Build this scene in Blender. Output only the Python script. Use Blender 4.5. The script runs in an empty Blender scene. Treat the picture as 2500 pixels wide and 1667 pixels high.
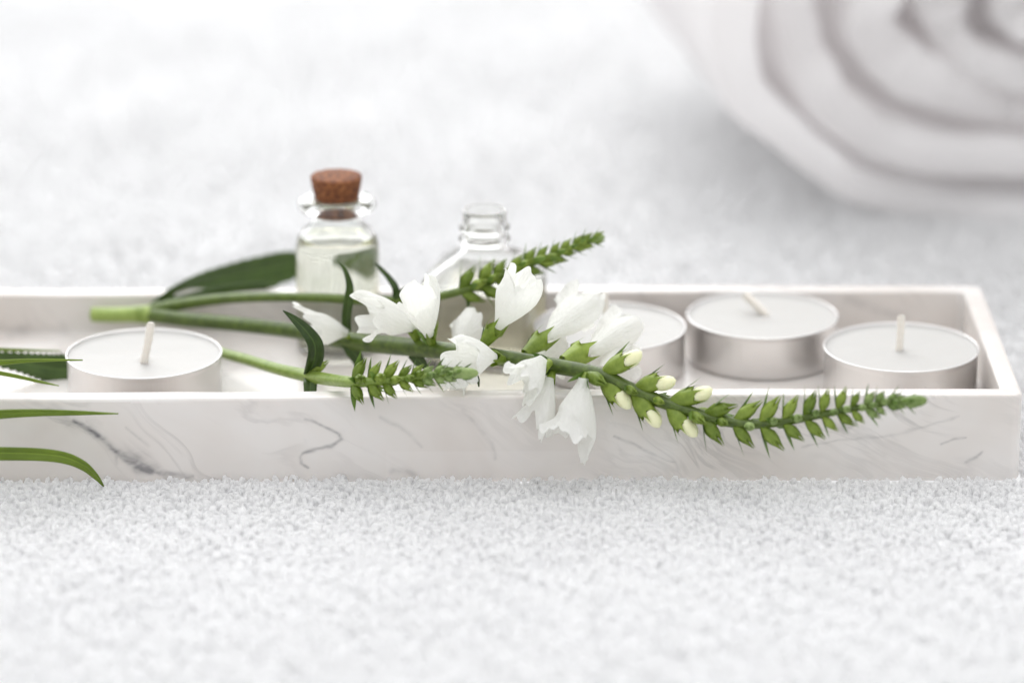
import bpy, math, random
import numpy as np
from mathutils import Vector, Matrix, noise
random.seed(7); rng = np.random.default_rng(7)
S = 0.001                                   # everything is laid out in millimetres
sc = bpy.context.scene
C = sc.collection

# ------------------------------------------------------------------ camera, world, lamps, exposure
F_PX, PITCH, CAM_H, CAM_D = 9811.5, math.radians(18.53), 336.0, 896.7
cam_data = bpy.data.cameras.new('camera'); cam = bpy.data.objects.new('camera', cam_data); C.objects.link(cam)
cam.location = (0, -CAM_D * S, CAM_H * S); cam.rotation_euler = (math.pi / 2 - PITCH, 0, 0)
cam_data.sensor_width = 36; cam_data.lens = F_PX / 2500 * 36
cam_data.clip_start = 0.05; cam_data.clip_end = 20
cam_data.dof.use_dof = True; cam_data.dof.focus_distance = 0.953; cam_data.dof.aperture_fstop = 5.8
cam_data.dof.aperture_blades = 0
sc.camera = cam

w = bpy.data.worlds.new('World'); sc.world = w; w.use_nodes = True
bg = w.node_tree.nodes['Background']; bg.inputs[0].default_value = (0.985, 0.99, 1, 1); bg.inputs[1].default_value = 1.02

def area(name, loc, target, size, power, col, size_y=None):
    d = bpy.data.lights.new(name, 'AREA'); d.energy = power; d.color = col; d.size = size
    if size_y: d.shape = 'RECTANGLE'; d.size_y = size_y
    o = bpy.data.objects.new(name, d); C.objects.link(o); o.location = loc
    o.rotation_euler = (Vector(target) - Vector(loc)).to_track_quat('-Z', 'Y').to_euler(); return o
area('window_light', (-0.40, 1.55, 1.05), (0, 0.6, 0), 1.8, 33, (.985, 0.992, 1.0), 1.6)
area('ceiling_softbox', (0.1, 0.2, 1.8), (0, 0.1, 0), 1.2, 10.5, (1, 0.99, 0.985), 1.2)
sc.view_settings.view_transform = 'Standard'; sc.view_settings.look = 'None'
sc.view_settings.exposure = 0.0; sc.view_settings.gamma = 1.0
cy = sc.cycles
cy.use_denoising = True
cy.max_bounces = 32; cy.diffuse_bounces = 14; cy.glossy_bounces = 12; cy.transmission_bounces = 28; cy.transparent_max_bounces = 12
cy.sample_clamp_indirect = 6

# ------------------------------------------------------------------ helpers
def at(xd, yd, Y, k=2500 / 2352):
    """the point of the plane y = Y (mm) on the photograph's line of sight through xd, yd"""
    u = (xd * k - 1250) / F_PX; v = (833.5 - yd * k) / F_PX
    dy = math.cos(PITCH) + v * math.sin(PITCH); dz = -math.sin(PITCH) + v * math.cos(PITCH)
    t = (Y + CAM_D) / dy
    return Vector((u * t, Y, CAM_H + dz * t))
def on_z(xd, yd, Z, k=2500 / 2352):
    u = (xd * k - 1250) / F_PX; v = (833.5 - yd * k) / F_PX
    dy = math.cos(PITCH) + v * math.sin(PITCH); dz = -math.sin(PITCH) + v * math.cos(PITCH)
    t = (Z - CAM_H) / dz
    return Vector((u * t, -CAM_D + dy * t, Z))
VIEW = Vector((0, math.cos(PITCH), -math.sin(PITCH)))
SUP = Vector((0, math.sin(PITCH), math.cos(PITCH))); SRT = Vector((1, 0, 0))

def to_mesh(name, verts, faces, mat=None, smooth=True, scale=S):
    me = bpy.data.meshes.new(name)
    v = np.asarray(verts, dtype=np.float32) * scale
    if isinstance(faces, np.ndarray):
        n, k = faces.shape
        me.vertices.add(len(v)); me.vertices.foreach_set('co', v.ravel())
        me.loops.add(n * k); me.loops.foreach_set('vertex_index', faces.astype(np.int32).ravel())
        me.polygons.add(n); me.polygons.foreach_set('loop_start', np.arange(0, n * k, k, dtype=np.int32))
        me.polygons.foreach_set('loop_total', np.full(n, k, dtype=np.int32))
        me.update(calc_edges=True)
    else:
        me.from_pydata(v.tolist(), [], faces); me.update()
    if smooth: me.polygons.foreach_set('use_smooth', np.ones(len(me.polygons), dtype=bool))
    if mat: me.materials.append(mat)
    return me
def link(name, me, parent=None, matrix=None):
    o = bpy.data.objects.new(name, me); C.objects.link(o)
    if parent: o.parent = parent
    if matrix is not None: o.matrix_local = matrix
    return o
def thing(name, label, cat, loc=(0, 0, 0), group=None):
    o = bpy.data.objects.new(name, None); C.objects.link(o); o.location = Vector(loc) * S
    o.empty_display_size = 0.005
    o['label'] = label; o['category'] = cat
    if group: o['group'] = group
    return o
def tag(o, label, cat, group=None):
    o['label'] = label; o['category'] = cat
    if group: o['group'] = group
    return o
def part(name, verts, faces, mat, parent, smooth=True):
    """verts in world mm; the part's mesh is kept relative to its thing"""
    base = np.array([0., 0., 0.]); p = parent
    while p is not None: base = base + np.array(p.location) / S; p = p.parent
    return link(name, to_mesh(name, np.asarray(verts, dtype=float) - base, faces, mat, smooth), parent)

def grid_faces(nu, nv, wrap_u=False, wrap_v=False):
    """vertex index = i * nv + j"""
    iu = np.arange(nu if wrap_u else nu - 1); jv = np.arange(nv if wrap_v else nv - 1)
    I, J = np.meshgrid(iu, jv, indexing='ij'); I2 = (I + 1) % nu; J2 = (J + 1) % nv
    return np.stack([I * nv + J, I2 * nv + J, I2 * nv + J2, I * nv + J2], -1).reshape(-1, 4)
def catmull(pts, n):
    P = np.array([list(p) for p in pts], float); m = len(P)
    out = []
    for t in np.linspace(0, m - 1, n):
        i = min(int(t), m - 2); f = t - i
        p0 = P[max(i - 1, 0)] if i > 0 else 2 * P[0] - P[1]; p1 = P[i]; p2 = P[i + 1]
        p3 = P[i + 2] if i + 2 < m else 2 * P[-1] - P[-2]
        out.append(0.5 * ((2 * p1) + (-p0 + p2) * f + (2 * p0 - 5 * p1 + 4 * p2 - p3) * f * f + (-p0 + 3 * p1 - 3 * p2 + p3) * f ** 3))
    return np.array(out)
def unit(a): return a / (np.linalg.norm(a, axis=-1, keepdims=True) + 1e-12)
def tube(pts, radii, n=12, ridge=0.0, cap=True, flat=1.0):
    P = np.asarray(pts, float); T = unit(np.gradient(P, axis=0)); R = np.asarray(radii, float)
    ref = np.array([0, .3, 1.]); A = unit(ref - (T @ ref)[:, None] * T); B = np.cross(T, A)
    th = np.linspace(0, 2 * np.pi, n, endpoint=False)
    rr = 1 + ridge * np.cos(4 * th)
    V = P[:, None, :] + R[:, None, None] * ((np.cos(th) * rr)[None, :, None] * A[:, None, :] * flat + (np.sin(th) * rr)[None, :, None] * B[:, None, :])
    V = V.reshape(-1, 3); F = grid_faces(len(P), n, wrap_v=True).tolist()
    if cap:
        F.append(list(range(n))[::-1]); F.append([(len(P) - 1) * n + i for i in range(n)])
    return V, F
def lathe(profile, n=72, center=(0, 0, 0), square=None, rot=0.0, close=False):
    """profile: (r, z) rows; square: one 0..1 squareness for each row"""
    th = np.linspace(0, 2 * np.pi, n, endpoint=False); V = []
    for i, (r, z) in enumerate(profile):
        q = square[i] if square else 0
        k = np.ones(n)
        if q > 0:
            e = 2 + 7 * q
            k = (np.abs(np.cos(th)) ** e + np.abs(np.sin(th)) ** e) ** (-1 / e)
        x = r * k * np.cos(th); y = r * k * np.sin(th)
        V.append(np.stack([x * math.cos(rot) - y * math.sin(rot) + center[0], x * math.sin(rot) + y * math.cos(rot) + center[1], np.full(n, z + center[2])], -1))
    V = np.concatenate(V); F = grid_faces(len(profile), n, wrap_u=close, wrap_v=True)[:, ::-1].tolist()
    if not close:
        if profile[0][0] > 1e-4: F.append(list(range(n))[::-1])
        if profile[-1][0] > 1e-4: F.append([(len(profile) - 1) * n + i for i in range(n)])
    return V, F

# ------------------------------------------------------------------ materials
class NT:
    def __init__(s, name):
        s.m = bpy.data.materials.new(name); s.m.use_nodes = True; s.t = s.m.node_tree; s.t.nodes.clear()
        s.out = s.n('ShaderNodeOutputMaterial')
    def n(s, kind, **kw):
        nd = s.t.nodes.new(kind)
        for k, v in kw.items():
            if k.startswith('_'): setattr(nd, k[1:], v)
            else: nd.inputs[k.replace('_', ' ')].default_value = v
        return nd
    def l(s, a, b): s.t.links.new(a, b)
    def ramp(s, src, stops):
        r = s.n('ShaderNodeValToRGB'); e = r.color_ramp.elements
        while len(e) < len(stops): e.new(0.5)
        for el, (p, c) in zip(e, stops): el.position = p; el.color = c if len(c) == 4 else (*c, 1)
        s.l(src, r.inputs[0]); return r.outputs[0]
    def mix(s, fac, a, b, mode='MIX'):
        m = s.n('ShaderNodeMix', _data_type='RGBA', _blend_type=mode)
        for sock, v in ((m.inputs[0], fac), (m.inputs[6], a), (m.inputs[7], b)):
            if hasattr(v, 'links'): s.l(v, sock)
            else: sock.default_value = v if not isinstance(v, tuple) else (*v, 1)[:4]
        return m.outputs[2]
    def math(s, op, a, b=0.0):
        m = s.n('ShaderNodeMath', _operation=op)
        for i, v in enumerate((a, b)):
            if hasattr(v, 'links'): s.l(v, m.inputs[i])
            else: m.inputs[i].default_value = v
        return m.outputs[0]
def objco(t, scale=1000):
    tc = t.n('ShaderNodeTexCoord'); mp = t.n('ShaderNodeMapping'); mp.inputs['Scale'].default_value = (scale,) * 3
    t.l(tc.outputs['Object'], mp.inputs[0]); return mp.outputs[0]
def tex_noise(t, vec, scale, detail=4, rough=.5, dist=0):
    n = t.n('ShaderNodeTexNoise'); n.inputs['Scale'].default_value = scale; n.inputs['Detail'].default_value = detail
    n.inputs['Roughness'].default_value = rough; n.inputs['Distortion'].default_value = dist; t.l(vec, n.inputs['Vector']); return n.outputs[0]
def set_mid(me):
    a = me.attributes.new('mid', 'FLOAT', 'POINT'); a.data.foreach_set('value', np.array([1.0 if k % 7 == 3 else 0.0 for k in range(len(me.vertices))], dtype=np.float32))
def thin_mix(t, col, trans, rough=.5, spec=.4, bump=None, tcol=None):
    p = t.n('ShaderNodeBsdfPrincipled'); p.inputs['Roughness'].default_value = rough; p.inputs['Specular IOR Level'].default_value = spec
    tr = t.n('ShaderNodeBsdfTranslucent'); mx = t.n('ShaderNodeMixShader'); mx.inputs[0].default_value = trans
    for s_, sock in ((col, p.inputs['Base Color']), (tcol if tcol is not None else col, tr.inputs['Color'])):
        if hasattr(s_, 'links'): t.l(s_, sock)
        else: sock.default_value = (*s_, 1)
    if bump is not None: t.l(bump, p.inputs['Normal']); t.l(bump, tr.inputs['Normal'])
    t.l(p.outputs[0], mx.inputs[1]); t.l(tr.outputs[0], mx.inputs[2]); t.l(mx.outputs[0], t.out.inputs[0]); return t.m
def bump_of(t, h, dist, strength=1.0):
    b = t.n('ShaderNodeBump'); b.inputs['Distance'].default_value = dist; b.inputs['Strength'].default_value = strength; t.l(h, b.inputs['Height']); return b.outputs[0]

def m_terry():
    t = NT('white_terry'); v = objco(t); n = tex_noise(t, v, .35, 3)
    col = t.ramp(n, [(.3, (.965, .965, .968)), (.7, (.985, .985, .985))])
    return thin_mix(t, col, .7, .8, .1, bump_of(t, tex_noise(t, v, 4.5, 2), .00015, .6))
def m_towel_roll():
    t = NT('white_towel_cloth'); v = objco(t)
    h = tex_noise(t, v, .55, 4, .6)
    return thin_mix(t, (.965, .955, .955), .5, .85, .1, bump_of(t, h, .001, .6))
def m_marble():
    t = NT('white_marble'); v = objco(t)
    n0 = tex_noise(t, v, .018, 3, .5, 1.6)
    base = t.ramp(n0, [(.3, (.655, .61, .575)), (.5, (.72, .685, .655)), (.7, (.765, .74, .72))])
    # diagonal wisps, swirled by a slow warp of the coordinates
    wn = t.n('ShaderNodeTexNoise'); wn.inputs['Scale'].default_value = .016; wn.inputs['Detail'].default_value = 3; t.l(v, wn.inputs['Vector'])
    sub = t.n('ShaderNodeVectorMath', _operation='MULTIPLY_ADD'); t.l(wn.outputs['Color'], sub.inputs[0])
    sub.inputs[1].default_value = (42, 30, 30); t.l(v, sub.inputs[2])
    mp = t.n('ShaderNodeMapping'); mp.vector_type = 'TEXTURE'; mp.inputs['Rotation'].default_value = (0, math.radians(33), 0); mp.inputs['Scale'].default_value = (62, 22, 11)
    t.l(sub.outputs[0], mp.inputs[0])
    r1 = tex_noise(t, mp.outputs[0], 1.1, 5, .55, .9)
    line = t.ramp(r1, [(.44, (0, 0, 0)), (.497, (1, 1, 1)), (.503, (1, 1, 1)), (.54, (0, 0, 0))])
    msk = t.ramp(tex_noise(t, v, .035, 2), [(.42, (0, 0, 0)), (.68, (1, 1, 1))])
    f = t.math('MULTIPLY', line, msk)
    c1 = t.mix(t.math('MULTIPLY', f, .38), base, (.36, .34, .335))
    mp2 = t.n('ShaderNodeMapping'); mp2.vector_type = 'TEXTURE'; mp2.inputs['Rotation'].default_value = (0, math.radians(28), .3); mp2.inputs['Scale'].default_value = (55, 30, 10)
    t.l(sub.outputs[0], mp2.inputs[0])
    r2 = t.ramp(tex_noise(t, mp2.outputs[0], 1, 3, .5, .4), [(.35, (0, 0, 0)), (.75, (1, 1, 1))])
    c2 = t.mix(t.math('MULTIPLY', r2, .22), c1, (.56, .51, .47))
    a = t.n('ShaderNodeAttribute', _attribute_name='vein')
    mp3 = t.n('ShaderNodeMapping'); mp3.inputs['Rotation'].default_value = (0, math.radians(38), 0); mp3.inputs['Scale'].default_value = (.45, .45, .7)
    t.l(v, mp3.inputs[0])
    br = t.ramp(tex_noise(t, mp3.outputs[0], .6, 2, .5, .3), [(.36, (.5, .5, .5)), (.6, (1, 1, 1))])
    vf = t.math('MULTIPLY', a.outputs['Fac'], br)
    c3 = t.mix(vf, c2, (.10, .10, .115))
    a2 = t.n('ShaderNodeAttribute', _attribute_name='quartz')
    c4 = t.mix(a2.outputs['Fac'], c3, (.86, .84, .83))
    p = t.n('ShaderNodeBsdfPrincipled'); t.l(c4, p.inputs['Base Color'])
    p.inputs['Roughness'].default_value = .27; p.inputs['Specular IOR Level'].default_value = .5
    p.inputs['Subsurface Weight'].default_value = .15; p.inputs['Subsurface Radius'].default_value = (1.6, 1.2, 1.0); p.inputs['Subsurface Scale'].default_value = .001
    t.l(p.outputs[0], t.out.inputs[0]); return t.m
def m_plain(name, col, rough=.5, metal=0, spec=.5, sss=0, bump=None, **kw):
    t = NT(name); p = t.n('ShaderNodeBsdfPrincipled'); p.inputs['Base Color'].default_value = (*col, 1)
    p.inputs['Roughness'].default_value = rough; p.inputs['Metallic'].default_value = metal; p.inputs['Specular IOR Level'].default_value = spec
    if sss:
        p.inputs['Subsurface Weight'].default_value = sss; p.inputs['Subsurface Radius'].default_value = (2.5, 2.2, 2); p.inputs['Subsurface Scale'].default_value = .001
    if bump: t.l(bump_of(t, tex_noise(t, objco(t), bump[0], 4), bump[1]), p.inputs['Normal'])
    for k, vv in kw.items(): p.inputs[k.replace('_', ' ')].default_value = vv
    t.l(p.outputs[0], t.out.inputs[0]); return t.m
def m_metal():
    t = NT('aluminium'); v = objco(t)
    mp = t.n('ShaderNodeMapping'); mp.inputs['Scale'].default_value = (1, 1, .05); t.l(v, mp.inputs[0])
    h = tex_noise(t, mp.outputs[0], .9, 3)
    p = t.n('ShaderNodeBsdfPrincipled'); p.inputs['Base Color'].default_value = (.74, .725, .715, 1); p.inputs['Metallic'].default_value = 1
    p.inputs['Roughness'].default_value = .36; t.l(bump_of(t, h, .00012, .5), p.inputs['Normal']); t.l(p.outputs[0], t.out.inputs[0]); return t.m
def m_green(name, c0, c1, trans, rough=.42, streak=None):
    t = NT(name); v = objco(t); oi = t.n('ShaderNodeObjectInfo')
    n = tex_noise(t, v, .5 if streak is None else streak, 4, .6)
    f = t.math('ADD', t.math('MULTIPLY', n, .75), t.math('MULTIPLY', oi.outputs['Random'], .35))
    col = t.ramp(f, [(.3, c0), (.8, c1)])
    at2 = t.n('ShaderNodeAttribute', _attribute_name='mid'); mf = t.math('MULTIPLY', t.math('POWER', at2.outputs['Fac'], 2.5), .55)
    col = t.mix(mf, col, tuple(min(1, x * 1.9 + .03) for x in c1))
    fine = tex_noise(t, v, 6, 2)
    return thin_mix(t, col, trans, rough, .45, bump_of(t, fine, .00006, .5), tcol=col)
def m_petal():
    t = NT('petal_white'); v = objco(t)
    mp = t.n('ShaderNodeMapping'); mp.inputs['Scale'].default_value = (1.6, 1.6, .18); t.l(v, mp.inputs[0])
    vein = tex_noise(t, mp.outputs[0], 1.0, 3)
    n = tex_noise(t, v, .25, 2)
    col = t.ramp(n, [(.35, (.88, .885, .86)), (.65, (.93, .93, .92))])
    return thin_mix(t, col, .5, .5, .3, bump_of(t, vein, .0006, .8), tcol=(.93, .93, .88))
def m_cork():
    t = NT('cork'); v = objco(t)
    n = tex_noise(t, v, .9, 5, .7)
    c = t.ramp(n, [(.36, (.06, .016, .006)), (.47, (.17, .052, .016)), (.58, (.28, .098, .028)), (.74, (.42, .19, .07))])
    p = t.n('ShaderNodeBsdfPrincipled'); t.l(c, p.inputs['Base Color']); p.inputs['Roughness'].default_value = .75
    t.l(bump_of(t, n, .0005), p.inputs['Normal']); t.l(p.outputs[0], t.out.inputs[0]); return t.m
def m_glass(name, col, ior, tw=1.0, rough=0.0):
    return m_plain(name, col, rough, 0, .5, Transmission_Weight=tw, IOR=ior)
M = dict(terry=m_terry(), roll=m_towel_roll(), marble=m_marble(), metal=m_metal(), petal=m_petal(), cork=m_cork(),
         wax=m_plain('candle_wax', (.49, .482, .465), .5, spec=.1, sss=.5, bump=(.12, .0004)),
         wick=m_plain('wick_cotton', (.84, .79, .72), .8, sss=.2, bump=(3, .0003)),
         glass=m_glass('clear_glass', (.985, .995, .985), 1.47),
         glass2=m_glass('thin_clear_glass', (.995, .998, .985), 1.40, rough=.09),
         oil=m_glass('pale_oil', (.98, .972, .87), 1.46, .97),
         oil2=m_glass('yellow_oil', (.955, .93, .77), 1.42, .90),
         stem=m_green('stem_green', (.045, .075, .008), (.145, .215, .028), .0, .4),
         stem2=m_green('stem_pale', (.15, .23, .03), (.33, .43, .11), .0, .4),
         leaf=m_green('leaf_dark', (.028, .058, .010), (.075, .135, .024), .2, .38, .3),
         blade=m_green('leaf_bright', (.12, .19, .012), (.22, .32, .03), .25, .35, .12),
         calyx=m_green('calyx_green', (.13, .205, .018), (.31, .41, .065), .22, .45, .8),
         calyx2=m_green('calyx_grey_green', (.13, .21, .045), (.30, .40, .14), .15, .5, .8),
         bract=m_green('bract_dark', (.06, .12, .018), (.16, .26, .045), .2, .45, .8),
         cream=m_plain('bud_cream', (.80, .80, .52), .45, sss=.4, bump=(1.2, .0003)),
         anther=m_plain('anther_brown', (.35, .13, .03), .6), tipb=m_plain('dry_tip', (.42, .25, .06), .6))

# ------------------------------------------------------------------ terry towel (the surface everything rests on)
TR = (-185.0, 121.0, 0.0, 85.3, 21.7, 10.8, 5.0)        # tray: x0, x1, y0, y1, top z, floor z, wall
YAW = math.radians(.41)
def sheet_z(x, y):
    z = (1.1 * np.sin(x * .031 + 1.3 + y * .012) + .9 * np.sin(y * .05 + x * .014) + .5 * np.sin(x * .09 - y * .06))
    back = np.clip((y - 150) / 120, 0, 1)
    z = z * (.55 + back * .5) + back * .7 * np.sin(y * .028 + 1.0 + .014 * x)
    near = np.clip(np.minimum.reduce([np.abs(y + 2) / 22]), 0, 1)
    inside = (y > -6) & (y < 96)
    z = np.where(inside, np.minimum(z, 0) * .2, z * np.where(y < 0, near, np.clip((y - 90) / 30, 0, 1)))
    return z - .42
def build_sheet():
    xs = np.arange(-700, 701, 7.); ys = np.arange(-420, 1101, 7.)
    X, Y = np.meshgrid(xs, ys, indexing='ij'); Z = sheet_z(X, Y)
    Z = np.where((Y > -3) & (Y < 88), np.minimum(Z, -.4), Z)
    V = np.stack([X, Y, Z], -1).reshape(-1, 3)
    o = link('towel_ground', to_mesh('towel_ground', V, grid_faces(len(xs), len(ys)), M['terry'])); o['kind'] = 'structure'
    o['label'] = 'white terry towel spread flat under the marble tray'
build_sheet()
def loops(x0, x1, y0, y1, step, w, h, r, rings, sides, lean=.5, skip=None):
    nx = int((x1 - x0) / step); ny = int((y1 - y0) / (step))
    gx, gy = np.meshgrid((np.arange(nx) + .5) * step + x0, (np.arange(ny) + .5) * step + y0, indexing='ij')
    gx = gx.ravel() + rng.normal(0, step * .33, gx.size); gy = gy.ravel() + rng.normal(0, step * .33, gy.size)
    if skip is not None:
        k = ~skip(gx, gy); gx, gy = gx[k], gy[k]
    N = gx.size; base = np.stack([gx, gy, sheet_z(gx, gy)], -1)
    # slow variation in height and lean so that the pile clumps
    clump = np.sin(gx * 1.25 + 2 * np.sin(gy * .5)) * np.sin(gy * .9 + 1.7 * np.sin(gx * .47)) + .6 * np.sin(gx * .43 + gy * .31) + .5 * rng.normal(0, 1, N)
    ph = rng.uniform(0, 2 * np.pi, N); W = w * rng.uniform(.7, 1.35, N); H = h * rng.uniform(.65, 1.2, N) * (1 + .24 * clump)
    ax = np.stack([np.cos(ph), np.sin(ph), np.zeros(N)], -1)
    la = rng.uniform(0, 2 * np.pi, N); lm = rng.uniform(0, lean, N)
    up = unit(np.stack([np.cos(la) * lm + .15 * np.sin(gx * .5), np.sin(la) * lm + .15 * np.cos(gy * .45), np.ones(N)], -1))
    nrm = unit(np.cross(ax, up)); tw = rng.uniform(-.6, .6, N)
    t = np.linspace(0, np.pi, rings)
    V = np.zeros((N, rings, sides, 3))
    for i, tt in enumerate(t):
        bul = math.sin(tt) ** .7
        c = base + ax * (-math.cos(tt) * W * (0.55 + .75 * bul) * .8)[:, None] + up * (bul * H)[:, None] + nrm * (tw * W * math.sin(2 * tt))[:, None]
        e = unit(ax * (-math.cos(tt)) + up * (math.sin(tt) + .15))
        rr = r * rng.uniform(.8, 1.25, N) * (.75 + .4 * bul)
        for j in range(sides):
            a = 2 * math.pi * j / sides
            V[:, i, j] = c + (e * math.cos(a) + nrm * math.sin(a)) * rr[:, None]
    f = grid_faces(rings, sides, wrap_v=True)
    F = (f[None] + (np.arange(N) * rings * sides)[:, None, None]).reshape(-1, 4)
    return V.reshape(-1, 3), F
V1, F1 = loops(-172, 172, -150, -.2, 1.22, .74, 1.95, .46, 6, 5, .8)
V2, F2 = loops(-215, 215, 87, 500, 2.5, 1.2, 1.9, .95, 5, 3, .6)
V3, F3 = loops(121.8, 215, .5, 87, 1.5, .7, 2.0, .55, 5, 4)
V4, F4 = loops(172, 215, -150, .5, 1.7, .9, 2.0, .6, 5, 4)
V5, F5 = loops(-215, -172, -150, -.3, 1.7, .9, 2.0, .6, 5, 4)
V6, F6 = loops(-215, -186, -.3, 87, 1.7, .9, 2.0, .6, 5, 4)
V3 = (V3, V4, V5, V6); off = np.cumsum([0] + [len(v) for v in V3[:-1]]); F3 = np.concatenate([f + o_ for f, o_ in zip((F3, F4, F5, F6), off)]); V3 = np.concatenate(V3)
for nm, V_, F_ in (('terry_pile', V1, F1), ('terry_pile', V2, F2), ('terry_pile', V3, F3)):
    o = link(nm, to_mesh(nm, V_, F_, M['terry'])); o['kind'] = 'stuff'
    tag(o, 'loopy white terry pile covering the towel around the tray', 'towel pile')

# ------------------------------------------------------------------ rolled towel, upper right
def rolled_towel():
    turns = 5.3; nth = 560; a_out, b_out = 116., 75.; L = 150.; npr = 44
    th = np.linspace(0, turns * 2 * np.pi, nth); V = np.zeros((nth, npr, 3))
    for i, t in enumerate(th):
        f = t / (turns * 2 * np.pi)
        rad = 1 - f * .95
        half = .090 * (1 + .12 * math.sin(t * 1.7 + .5) + .07 * math.sin(t * 4.3))
        hm = half * 78 * (1 if f > .015 else f / .015 + .02)      # half thickness, mm
        front = 3.0 * math.sin(t * .9 + .3) + 2.4 * math.sin(t * 2.6 + 1) + 2.4 * math.sin(t * 6.1) + 1.5 * math.sin(t * 11.3 + 1) + 3 * f
        a = .3 - t
        wob = 1 + .026 * math.sin(3 * a + f * 9) + .018 * math.sin(5 * a + 2 + f * 14) + .010 * math.sin(9 * a + f * 20)
        c = np.array([a_out * (rad - half) * wob * math.cos(a), b_out * (rad - half) * wob * math.sin(a)])
        nrm = np.array([math.cos(a) / a_out, math.sin(a) / b_out]); nrm /= np.linalg.norm(nrm)
        sq = .80 + .2 * abs(math.cos(a))
        for j in range(npr):
            if j < 16:                                            # rounded end towards the camera
                q = math.pi * (j / 15) - math.pi / 2
                y = front + hm * .75 * (1 - math.cos(q)); d = math.sin(q) * hm * sq
            elif j < 22: y = front + hm * .75 + (L - 2 * hm) * (j - 15) / 7; d = hm * sq
            elif j < 38:
                q = math.pi / 2 - math.pi * ((j - 22) / 15)
                y = front + L - hm + hm * math.cos(q); d = math.sin(q) * hm * sq
            else: y = front + hm * .75 + (L - 2 * hm) * (44 - j) / 7; d = -hm * sq
            n = noise.noise(Vector((math.cos(a) * 2.2 + f * 4, math.sin(a) * 2.2, y * .02))) + .55 * noise.noise(Vector((math.cos(a) * 6 + f * 9, math.sin(a) * 6, y * .045 + 3)))
            zz_ = c[1] + nrm[1] * (d + n * 3); zf = -.88 * b_out
            if zz_ < zf: zz_ = zf + (zz_ - zf) * .32
            V[i, j] = (c[0] + nrm[0] * (d + n * 3), y + n * 6, zz_)
    return V.reshape(-1, 3), grid_faces(nth, npr, wrap_v=True)
Vr, Fr = rolled_towel()
RC = at(2425, 40, 210); ry = math.radians(9)
R_ = np.array([[math.cos(ry), -math.sin(ry), 0], [math.sin(ry), math.cos(ry), 0], [0, 0, 1]])
Vr = Vr @ R_.T
dz = RC.z + Vr[:, 2].min(); Vr[:, 2] += RC.z - dz - 1
ro = link('rolled_towel', to_mesh('rolled_towel', Vr, Fr, M['roll'])); ro.location = (RC.x * S, 210 * S, 0)
bm_ = [(0.01, 30.0)] + [(k, 24.0 + 3 * math.sin(k * .3)) for k in (10, 25, 40, 55, 64)] + [(64, 150.0), (0.01, 150.0)]
Vc, Fc = lathe(bm_, 48)
Vc = np.stack([Vc[:, 0] * 1.35, Vc[:, 2], Vc[:, 1] * .93], -1) @ R_.T
Vc[:, 2] += RC.z * 0 + (-Vc[:, 2].min()) + 3
link('core', to_mesh('core', Vc, Fc, M['roll']), ro)
tag(ro, 'thick white rolled towel with its spiral end facing the camera, behind the tray', 'rolled towel')

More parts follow.
